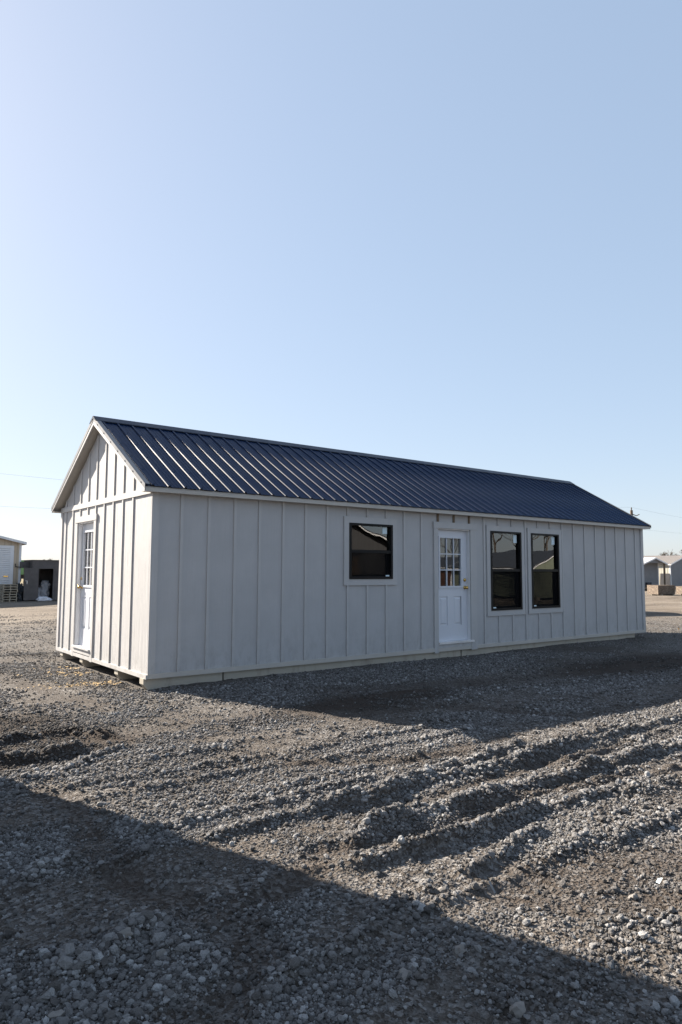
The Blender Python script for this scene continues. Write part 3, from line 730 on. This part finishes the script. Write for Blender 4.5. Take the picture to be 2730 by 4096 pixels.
# ------------------------------------------------------------------ other sheds of the yard
def grey(c, f): return tuple(x*f for x in c)
M['white'] = plain('white_trim', (0.70, 0.70, 0.71), rough=0.5, var=0.05)
M['white_roof'] = plain('white_metal_roof', (0.72, 0.71, 0.69), rough=0.35, var=0.05)
M['tan_roof'] = plain('taupe_metal_roof', (0.27, 0.24, 0.215), rough=0.4, var=0.08)
M['dark_roof'] = plain('charcoal_metal_roof', (0.045, 0.047, 0.052), rough=0.4, var=0.1)
M['beige_wall'] = ribbed_siding('beige_siding', (0.52, 0.42, 0.31), 'X', 0.30)
M['grey_x'] = ribbed_siding('grey_siding', (0.20, 0.20, 0.21), 'X', 0.20)
M['cream_y'] = ribbed_siding('cream_siding', (0.47, 0.44, 0.37), 'Y', 0.20)
M['brown_wall'] = ribbed_siding('brown_siding', (0.085, 0.04, 0.028), 'X', 0.25)
M['sage_wall'] = ribbed_siding('sage_siding', (0.16, 0.18, 0.135), 'X', 0.25)
def shed(name, label, x0, x1, y0, y1, he, hr, wall, roof_m, trim, over=0.18, rib=0.23, side_wall=None, floor=0.14, porch=0.0, ridge='y', group='storage sheds in the yard'):
    """gable shed, ridge along y (gables face -y and +y) or along x"""
    cx, cy = (x0+x1)/2, (y0+y1)/2
    t = thing(name, label, 'shed', (cx, cy, 0), 0, group)
    a, b = (x1-x0)/2, (y1-y0)/2
    if ridge == 'x': a, b = b, a
    def J(p): return p if ridge == 'y' else (p[1], -p[0], p[2])
    def mk(mb, nm, mat):
        mb.v = [J(p) for p in mb.v]; return mb.build(nm, mat, t)
    zs = floor
    mb = MB(); mb.prism([(-a, zs), (a, zs), (a, he), (0, hr-0.06), (-a, he)], 'y', -b+porch, b); w = mk(mb, 'wall', wall)
    if side_wall:
        for s in (-1, 1): mk(MB().box(*sorted((s*a, s*(a+0.012))), -b+porch, b, zs, he), 'side_siding', side_wall)
    if porch:
        mk(MB().box(-a, a, -b, -b+porch, zs, zs+0.12), 'porch_floor', M['ply'])
        mk(MB().prism([(-a-.05, he), (a+.05, he), (0, hr-0.06)], 'y', -b, -b+0.06), 'porch_gable', wall)
        for s in (-1, 1): mk(MB().box(*sorted((s*a, s*(a-0.11))), -b, -b+0.11, zs+.12, he), 'porch_post', M['brown'])
    k = (hr-he)/a
    for s in (-1, 1):
        ea = a+over; ze = hr-k*ea
        mb = MB(); mb.prism([(0, hr), (s*ea, ze), (s*ea, ze-0.05), (0, hr-0.05)], 'y', -b-over, b+over); r_ = mk(mb, 'roof', roof_m)
        if rib:
            mb = MB(); q = -b-over+0.1
            while q < b+over:
                mb.prism([(0, hr+.025), (s*ea, ze+.025), (s*ea, ze), (0, hr)], 'y', q, q+0.035); q += rib
            o = mk(mb, 'roof_rib', roof_m); kind(o, 'stuff')
        for yy in (-b-over-0.01, b+over-0.012):
            mk(MB().prism([(0, hr-.0), (s*ea, ze-.0), (s*ea, ze-0.12), (0, hr-0.12)], 'y', yy-0.012, yy), 'rake_trim', trim)
        mk(MB().box(*sorted((s*ea, s*(ea-.02))), -b-over, b+over, ze-.13, ze-.045), 'fascia_board', trim)
        for yy in (-b+porch-0.012, b-0.1):
            mk(MB().box(*sorted((s*(a-.09), s*(a+.016))), yy, yy+0.112, zs, he), 'corner_trim', trim)
    for i2 in range(3):
        u = -a*0.8+i2*a*0.74; mk(MB().box(u, u+0.12, -b+porch+.02, b, -0.05, zs), 'skid', M['skid'])
    return t, mk, a, b
ysh = 28.5
beige, mk, a, b = shed('storage_shed', 'beige shed with white roll-up door at the left edge behind the pallets', -3.9, 4.76, ysh, ysh+6, 2.95, 3.97, M['beige_wall'], M['dark_roof'], M['white'], over=0.2, rib=0)
# roll-up door of separate slats
cx = (4.76-3.9)/2+0.0
x1 = 4.26-0.43; x0 = x1-2.4
for i2 in range(26):
    z = 0.16+i2*0.0925
    mk(MB().prism([(-b-0.02, z), (-b-0.045, z+0.012), (-b-0.045, z+0.078), (-b-0.02, z+0.09), (-b-0.005, z+0.09), (-b-0.005, z)], 'x', x0, x1), 'door_slat', M['door_frame'])
mb = MB(); mb.box(x1, x1+0.16, -b-0.05, -b, 0.14, 2.57); mb.box(x0-.16, x0, -b-0.05, -b, 0.14, 2.57); mb.box(x0-.16, x1+0.16, -b-0.05, -b, 2.57, 2.72)
mk(mb, 'door_trim', M['white'])
mk(MB().box(x1-0.28, x1-0.08, -b-0.09, -b-0.045, 1.18, 1.23), 'door_handle', M['brass'])

shed('storage_shed', 'small grey porch shed with white metal roof right of the cabin', 51.6, 55.2, 22, 29, 2.33, 2.80, M['grey_x'], M['white_roof'], M['white'], over=0.15, rib=0, side_wall=M['cream_y'], porch=0.62)
shed('storage_shed', 'wide grey shed with ribbed taupe roof at the right edge', 58.0, 63.3, 23.0, 27.0, 2.36, 3.12, M['grey_x'], M['tan_roof'], M['white'], over=0.16, rib=0.23, side_wall=M['cream_y'])
shed('storage_shed', 'low shed hidden behind the cabin whose roof shadow reaches the gravel beyond it', 17.0, 21.2, 8.3, 13, 2.2, 2.95, M['grey_x'], M['dark_roof'], M['white'], rib=0)
shed('barn_shed', 'tall grey shed just outside the picture whose shadow crosses the foreground gravel', -7.2, -3.10, -3.2, -1.03, 4.1, 5.2, M['grey_x'], M['dark_roof'], M['white'], over=0.06, rib=0)
# sheds across the lane behind the camera, seen as reflections in the windows
CM = np.array([CAM[0], -CAM[1], CAM[2]])
def refl(px, py, D):
    d = ray(px, py); d = np.array([d[0], -d[1], d[2]]); return CM+d*(D/math.hypot(d[0], d[1]))
q = refl(2000, 2223, 56); x, y, z = q
br, mk, a, b = shed('storage_shed', 'dark brown shed with white trim mirrored in the tall windows', x-2.3, x+2.3, y-7, y, z-0.85, z, M['brown_wall'], M['dark_roof'], M['white'], rib=0)
mk(MB().box(-0.7, 0.7, b, b+.03, 0.2, z-1.1), 'door', M['white']); mk(MB().box(-2.3, 2.3, b+.004, b+.05, z-1.0, z-0.85), 'band_board', M['white'])
q = refl(2243, 2198, 42); x, y, z = q
sg, mk, a, b = shed('storage_shed', 'pale sage shed with white trim mirrored in the farthest tall window', x-2.6, x+2.6, y-6, y, z-1.0, z, M['sage_wall'], M['dark_roof'], M['white'], rib=0)
mk(MB().box(0.2, 1.3, b, b+.03, 0.2, 2.1), 'door', M['black'])
q = refl(1395, 2085, 30); x, y, z = q
M['charcoal_wall'] = ribbed_siding('charcoal_siding', (0.05, 0.05, 0.053), 'X', 0.25)
gs, mk, a, b = shed('storage_shed', 'charcoal roofed grey shed mirrored in the squarish window', x-2.3, x+2.3, y-8, y, z-0.85, z, M['charcoal_wall'], M['dark_roof'], M['white'], over=0.35, rib=0)
mk(MB().box(-0.6, 0.6, b, b+.03, 0.2, 2.2), 'door', M['brown'])

# ------------------------------------------------------------------ left background: pallets, steel shelter, sacks, junk, wagon
M['pallet'] = painted_wood('pallet_wood', (0.31, 0.27, 0.21), grain=0.4, along='x', var=0.2)
def pallet(label, loc, rz):
    t = thing('wooden_pallet', label, 'pallet', loc, rz, 'stacked wooden pallets')
    for k in range(6): box('deck_board', -0.32, 0.32, -0.5+k*0.18, -0.5+k*0.18+0.10, 0.097, 0.118, M['pallet'], t)
    for k in range(3): box('bottom_board', -0.32, 0.32, -0.5+k*0.45, -0.5+k*0.45+0.10, 0.0, 0.02, M['pallet'], t)
    for x in (-0.32, -0.02, 0.28): box('stringer', x, x+0.04, -0.495, 0.495, 0.021, 0.096, M['pallet'], t)
    return t
px_, py_ = 3.98, 27.4
names = ['bottom', 'second', 'third', 'fourth', 'fifth', 'sixth', 'top']
random.seed(3)
for k in range(7):
    lab = 'wooden pallet in front of the beige shed, ' + ({0: 'lowest of its stack', 6: 'topmost of its stack'}.get(k, names[k]+' from the ground in its stack'))
    pallet(lab, (px_+random.uniform(-.02, .02), py_+random.uniform(-.02, .02), 0.005+0.119*k), random.uniform(-.03, .03)+0.06)

M['steel'] = plain('painted_steel', (0.085, 0.078, 0.078), rough=0.55, var=0.25, scale=2.5)
M['steel_in'] = plain('shelter_inside', (0.03, 0.03, 0.032), rough=0.8)
sh = thing('steel_shelter', 'low dark brown steel shelter standing with its door open beyond the cabin corner', 'shelter', (5.85, 28.4, 0))
ox = 5.85; oy = 28.4
mb = wall_mesh(5.10-ox, 6.75-ox, 0.03, 1.99, [(5.39-ox, 6.07-ox, 0.10, 1.585)], -0.9, -0.84, 'x')
mb.box(5.10-ox, 5.16-ox, -0.84, 0.9, 0.03, 1.99); mb.box(6.69-ox, 6.75-ox, -0.84, 0.9, 0.03, 1.99); mb.box(5.16-ox, 6.69-ox, 0.84, 0.9, 0.03, 1.99)
mb.build('wall', M['steel'], sh)
box('roof', 5.07-ox, 6.78-ox, -0.94, 0.94, 1.99, 2.02, M['steel'], sh); box('floor', 5.16-ox, 6.69-ox, -0.84, 0.84, 0.03, 0.09, M['steel_in'], sh)
mb = MB()
for a_, b_, c_, d_ in ((5.33, 5.39, .06, 1.64), (6.07, 6.14, .06, 1.64), (5.39, 6.07, 1.585, 1.64)): mb.box(a_-ox, b_-ox, -0.93, -0.9, c_, d_)
mb.build('door_frame', M['steel'], sh)
dl = box('door', 4.70-ox, 5.33-ox, -1.03, -0.98, 0.06, 1.62, M['steel'], sh)
mb = MB(); mb.box(4.76-ox, 4.84-ox, -1.07, -1.03, 0.98, 1.0); mb.box(4.82-ox, 4.84-ox, -1.07, -1.03, 0.84, 0.98); mb.build('handle', M['alu'], dl)
box('vent_box', 4.72-ox, 5.08-ox, -0.2, 0.3, 1.62, 1.93, M['steel'], sh)
MB().tube([(4.50-ox, 0, 1.83), (4.50-ox, 0, 1.68), (4.70-ox, 0, 1.66)], 0.02).build('bracket', M['black'], sh)
def lump(name, loc, size, mat, seed, label, cat, group=None, rough=0.35, sub=4, freq=2.2):
    bm = bmesh.new(); bmesh.ops.create_icosphere(bm, subdivisions=sub, radius=1.0)
    from mathutils import noise as mn
    for v in bm.verts:
        p = v.co*freq+Vector((seed*3.1, seed*1.7, 0))
        d = mn.fractal(p, 0.8, 2.0, 4)*rough
        ridged = (0.5-abs(mn.noise(p*1.9)))*rough*0.6
        v.co = v.co*(1+d+ridged)
        if v.co.z < -0.55: v.co.z = -0.55-(v.co.z+0.55)*0.0
        v.co.x *= size[0]; v.co.y *= size[1]; v.co.z = (v.co.z+0.55)*size[2]
    me = bpy.data.meshes.new(name); bm.to_mesh(me); bm.free()
    for p in me.polygons: p.use_smooth = sub > 2
    o = link(name, me, mat, None, loc); return tag(o, label, cat, group)
M['sack'] = plain('woven_sack', (0.34, 0.34, 0.36), rough=0.7, var=0.15, scale=8, bmp=0.4)
M['sack_white'] = plain('white_plastic', (0.60, 0.60, 0.64), rough=0.5, var=0.1, scale=8, bmp=0.4)
M['tarp'] = plain('dark_tarp', (0.03, 0.032, 0.036), rough=0.55, var=0.4, scale=6, bmp=0.5)
lump('sack', (5.78, 28.15, 0.10), (.27, .28, .42), M['sack'], 1, 'big grey crumpled sack on the shelter floor', 'sack', 'sacks in the steel shelter')
lump('sack', (5.86, 28.12, 0.60), (.22, .2, .24), M['sack'], 2, 'smaller grey sack lying on top of the big one in the shelter', 'sack', 'sacks in the steel shelter')
lump('sack', (5.47, 28.05, 0.10), (.16, .25, .30), M['sack'], 3, 'slumped grey sack just inside the open shelter door', 'sack', 'sacks in the steel shelter')
lump('plastic_sheet', (5.62, 27.32, 0.01), (.32, .16, .13), M['sack_white'], 4, 'crumpled white plastic sheet spilling out of the shelter', 'plastic sheet')
lump('tarp_heap', (4.62, 28.0, 0.0), (.26, .3, .50), M['tarp'], 5, 'dark heap of tarp between the pallets and the steel door', 'heap', rough=0.5)
lump('tarp_heap', (4.48, 27.5, 0.0), (.16, .2, .2), M['tarp'], 6, 'low dark lump of tarp beside the pallets', 'heap', rough=0.5)

M['green'] = plain('green_paint', (0.17, 0.30, 0.12), rough=0.5, var=0.1)
wg = thing('farm_wagon', 'pale green farm wagon far off between beige shed and steel shelter', 'wagon', (14.6, 70, 0))
MB().prism([(-1.9, 2.55), (1.9, 2.55), (1.9, 1.5), (1.2, 1.05), (-1.2, 1.05), (-1.9, 1.5)], 'y', -1.1, 1.1).build('body', M['green'], wg)
for sx2 in (-1.2, 1.2):
    for sy2 in (-1.0, 0.8): MB().lathe([(0, .2), (0, .5), (.22, .5), (.22, .2)], (sx2, sy2, .5), 'y').build('wheel', M['tarp'], wg)
box('axle_beam', -1.6, 1.6, -0.1, 0.1, 0.6, 1.06, M['steel'], wg)

# ------------------------------------------------------------------ right background: crates, bins, leaning panel
def osb():
    mt, ns, ls, bs = new_mat('strand_board')
    v = node(ns, 'ShaderNodeTexVoronoi', Scale=14.0); ls.new(coords(ns, ls, (1, 1, 2.2)), v.inputs['Vector'])
    s = ns.new('ShaderNodeSeparateColor'); ls.new(v.outputs['Color'], s.inputs[0])
    ls.new(ramp(ns, ls, s.outputs[0], [(0, (0.07, 0.05, 0.036)), (0.6, (0.13, 0.097, 0.07)), (1, (0.19, 0.148, 0.11))]), bs.inputs['Base Color']); bs.inputs['Roughness'].default_value = 0.8
    return mt
M['osb'] = osb()
def crate(label, loc, rz, w, d, h):
    t = thing('wooden_crate', label, 'crate', loc, rz, 'wooden crates on the gravel')
    for y in (0, d-0.02): box('side_panel', 0, w, y, y+0.02, 0.08, h, M['osb'], t)
    for x in (0, w-0.02): box('end_panel', x, x+0.02, 0.021, d-0.021, 0.08, h, M['osb'], t)
    box('lid', -0.01, w+0.01, -0.01, d+0.01, h, h+0.02, M['osb'], t)
    for x in (0.28, w-0.12): box('foot', x, x+0.09, 0.02, d-0.02, -0.03, 0.08, M['skid'], t)
crate('weathered strand-board crate on the gravel right of the cabin', (40.9, 15.05, 0.0), -0.42, 1.28, 1.1, 0.66)
crate('second strand-board crate at the right picture edge', (43.0, 14.3, 0.0), -0.5, 1.2, 1.0, 0.58)
M['bin'] = plain('dark_plastic', (0.03, 0.03, 0.035), rough=0.5)
for k, (x, lab) in enumerate(((52.75, 'dark bin on the porch floor, nearer the cabin'), (53.15, 'dark bin on the porch floor, nearer the big shed'))):
    b_ = MB().lathe([(0, .12), (0.42, .16), (0.42, .14), (0.03, .11)], (0, 0, 0), 'z').build('bin', M['bin'], None, True)
    b_.location = (x, 22.3, 0.262); tag(b_, lab, 'bin', 'bins on the shed porch')
lp = MB().box(0, 0.03, 0, 0.9, 0, 1.45).build('door_panel', M['bin']); lp.location = (57.75, 23.0, 0.0); lp.rotation_euler = (0, math.radians(6), 0)
tag(lp, 'dark panel leaning against the corner of the wide grey shed', 'panel')

# ------------------------------------------------------------------ poles and wires
M['pole'] = plain('pole_wood', (0.10, 0.075, 0.055), rough=0.85, var=0.2)
M['wire'] = plain('wire', (0.14, 0.15, 0.17), rough=0.6)
def pole(x, y, h, lab, lo):
    t = thing('utility_pole', lab, 'utility pole', (x, y, 0), 0, 'utility poles')
    MB().tube([(0, 0, -0.3), (0, 0, h-0.35)], [.17, .13], 10).build('mast', M['pole'], t)
    MB().lathe([(0, .03), (.12, .06), (.2, .06), (.3, .03)], (0, 0, h-0.35), 'z').build('insulator', M['pole'], t)
    MB().tube([(0.1, -0.05, h-0.75), (0.45, -0.25, h-0.9), (0.75, -0.4, h-0.75)], .045).build('bracket', M['pole'], t)
    MB().lathe([(0, .05), (.1, .07), (.18, .03)], (0.1, -0.1, lo), 'z').build('insulator', M['white'], t)
PR = at(2527, 2027, 75); pole(PR[0], PR[1], PR[2], 'dark utility pole rising behind the right end of the roof', 5.85)
PL = (-30.0, 56.8); pole(PL[0], PL[1], 12.5, 'utility pole far left outside the picture carrying the wires', 6.9)
PE = (104.0, 17.0); pole(PE[0], PE[1], 8.6, 'utility pole far right outside the picture carrying the wires', 6.2)
def wire(A, B, sag, lab):
    A, B = Vector(A), Vector(B)
    pts = [A.lerp(B, t/24)-Vector((0, 0, 4*sag*(t/24)*(1-t/24))) for t in range(25)]
    o = MB().tube(pts, .005, 5).build('power_line', M['wire']); tag(o, lab, 'wire', 'overhead wires')
wire((PL[0], PL[1], 12.4), (PR[0], PR[1], PR[2]-.05), 2.3, 'upper overhead wire left of the roof peak')
wire((PL[0]+.1, PL[1]-.1, 6.9), (PR[0], PR[1], 5.9), 0.45, 'lower overhead wire left of the cabin eave')
wire((PR[0], PR[1], PR[2]-.05), (PE[0], PE[1], 8.5), 1.7, 'upper overhead wire right of the utility pole')
wire((PR[0], PR[1], 5.9), (PE[0], PE[1], 6.2), 0.7, 'lower overhead wire right of the cabin eave')

# ------------------------------------------------------------------ bare winter trees
M['bark'] = plain('bark', (0.085, 0.07, 0.058), rough=0.95, var=0.3, scale=6)
M['rust_leaf'] = plain('rust_leaf', (0.10, 0.035, 0.02), rough=0.8, var=0.4, scale=3)
def bare_tree(label, x, y, h, seed, depth=6, leaves=0, z=0.0, twig=0.010):
    rd = random.Random(seed); t = thing('bare_tree', label, 'tree', (x, y, z), rd.uniform(0, 6), 'bare winter trees')
    tr, cr, lf = MB(), MB(), MB()
    def grow(p, d, ln, r, lev):
        q = p; pts = [p]
        for _ in range(2):
            d = (d+Vector((rd.uniform(-.16, .16), rd.uniform(-.16, .16), rd.uniform(-.05, .14)))).normalized()
            q = q+d*(ln/2); pts.append(q)
        r1 = max(r*0.66, twig)
        (tr if lev == 0 else cr).tube(pts, [r, (r+r1)/2, r1], 7 if lev < 2 else 3)
        if leaves and lev >= depth-1:
            for _ in range(leaves):
                c = q+Vector((rd.gauss(0, .16), rd.gauss(0, .16), rd.gauss(0, .14))); s = rd.uniform(.04, .1)
                a_, b_ = Vector((rd.gauss(0, 1), rd.gauss(0, 1), rd.gauss(0, 1))).normalized()*s, Vector((rd.gauss(0, 1), rd.gauss(0, 1), rd.gauss(0, 1))).normalized()*s
                lf.add([c-a_, c-b_, c+a_, c+b_], [(0, 1, 2, 3)])
        if lev >= depth: return
        for k in range(rd.choice((2, 3, 3) if lev < 3 else (2, 2, 3))):
            ax = Vector((rd.gauss(0, 1), rd.gauss(0, 1), rd.gauss(0, .5))).normalized()
            nd = (d+ax*rd.uniform(.45, .8)+Vector((0, 0, .12))).normalized()
            grow(q if k else pts[-1], nd, ln*rd.uniform(.62, .84), r1*(1 if k == 0 else .8), lev+1)
    grow(Vector((0, 0, -.1)), Vector((0, 0, 1)), h*0.27, h*0.022, 0)
    tr.build('trunk', M['bark'], t); cr.build('crown', M['bark'], t)
    if lf.v: lf.build('leaves', M['rust_leaf'], t)
for k, (px, D, h, s, lab) in enumerate(((191, 190, 5.6, 1, 'tiny bare tree on the horizon above the steel shelter'), (2650, 118, 5.2, 2, 'bare twiggy tree behind the gap between the grey sheds'),
                                      (2672, 124, 5.6, 3, 'bare twiggy tree behind the taupe shed roof'))):
    P = at(px, 2286, D); bare_tree(lab, P[0], P[1], h, s, 6, twig=0.02)
P = at(2762, 2286, 88); bare_tree('tree with rusty leaves rising behind the shed roof at the right edge', P[0], P[1], 4.9, 5, 5, leaves=5, twig=0.02)
for k, (px, D, h, s, lab) in enumerate(((2010, 84, 10.5, 11, 'tall bare tree mirrored in the tall window beside the door'), (2075, 92, 10, 12, 'bare tree mirrored at the right of the tall window beside the door'),
                                      (2190, 78, 9.5, 13, 'bare tree mirrored in the farthest tall window'), (1830, 88, 8.5, 14, 'bare tree mirrored in the door panes'), (1690, 84, 8, 15, 'bare tree mirrored between the square window and the door'))):
    P = refl(px, 2286, D); bare_tree(lab, P[0], P[1], h, s, 7, twig=0.018)

# ------------------------------------------------------------------ small things lying on the gravel
def lay(px, py, dz=0.0):
    P = on_ground(px, py)
    for _ in range(4): P = on_ground(px, py, float(height(np.array([P[0]]), np.array([P[1]]))[0]))
    return (P[0], P[1], P[2]+dz)
ROCK = plain('pale_rock', (0.19, 0.175, 0.16), rough=0.9, var=0.25, scale=20, bmp=0.4)
for k, (px, py, s, lab) in enumerate(((2535, 3592, .034, 'wedge-shaped grey rock with a dark shadow in the smooth sunlit patch'), (2350, 3372, .038, 'pale rock on the sunlit churned gravel at right'),
        (1775, 3560, .036, 'pale rounded rock just above the foreground shadow edge'), (505, 3738, .042, 'large pale stone on the crest of the shaded mound at lower left'),
        (650, 3820, .038, 'flat pale stone low on the shaded mound at lower left'), (225, 4066, .036, 'big rounded stone at the bottom left in shade'),
        (1845, 3805, .038, 'pale upright stone in the shaded gravel at lower right'), (2070, 4040, .042, 'large stone at the bottom of the shaded gravel at right'),
        (1620, 3905, .045, 'split pale stone in the shade near the bottom middle'))):
    p = lay(px, py, -s*0.25)
    s *= 0.62; lump('rock', p, (s*1.1, s*0.85, s*0.75), ROCK, 20+k, lab, 'rock', None, rough=0.6, sub=2, freq=1.2)
p = lay(1970, 3560, 0.012)
o = MB().box(-.008, .008, -.028, .028, -.001, .001).build('metal_strip', M['rake']); o.location = p; o.rotation_euler = (math.radians(55), 0.1, 0.3); tag(o, 'small bright metal strip stuck in the gravel ridge', 'metal strip')
o = MB().add([(0, 0, 0), (.05, .01, .012), (.042, .03, .004), (.004, .02, .0)], [(0, 1, 2, 3)]).build('paper_scrap', M['sticker']); o.location = lay(2640, 3548, 0.014); tag(o, 'white paper scrap in the sunlit patch at right', 'scrap')
M['leaf'] = plain('dry_leaf', (0.55, 0.30, 0.06), rough=0.8)
o = MB().add([(0, 0, 0), (.07, -.02, .03), (.13, .03, .01), (.06, .06, .05)], [(0, 1, 2, 3)]).build('dry_leaf', M['leaf']); o.location = lay(2716, 2522, 0.02); tag(o, 'yellow dry leaf on the gravel near the right edge', 'leaf')
mb = MB(); rd = random.Random(9)
M['chip'] = plain('wood_chip', (0.42, 0.29, 0.13), rough=0.9, var=0.3, scale=30)
for cxp, cyp, n_, sp in ((330, 2735, 130, .42), (300, 2690, 90, .35), (270, 2670, 50, .3), (420, 2730, 60, .3)):
    c = on_ground(cxp, cyp)
    for _ in range(n_):
        x, y = c[0]+rd.gauss(0, sp*0.8), c[1]+rd.gauss(0, sp*0.45)
        if x > -0.06 and y > 0: continue
        z = float(height(np.array([x]), np.array([y]))[0])+rd.uniform(.012, .028); a_ = rd.uniform(0, 6.28); l_ = rd.uniform(.008, .022); w_ = l_*rd.uniform(.25, .6)
        ca, sa = math.cos(a_), math.sin(a_)
        mb.add([(x+ca*u-sa*v, y+sa*u+ca*v, z+h_) for u, v, h_ in ((-l_, -w_, 0), (l_, -w_, .004), (l_, w_, .008), (-l_, w_, .003))], [(0, 1, 2, 3)])
kind(mb.build('wood_chips', M['chip']), 'stuff')
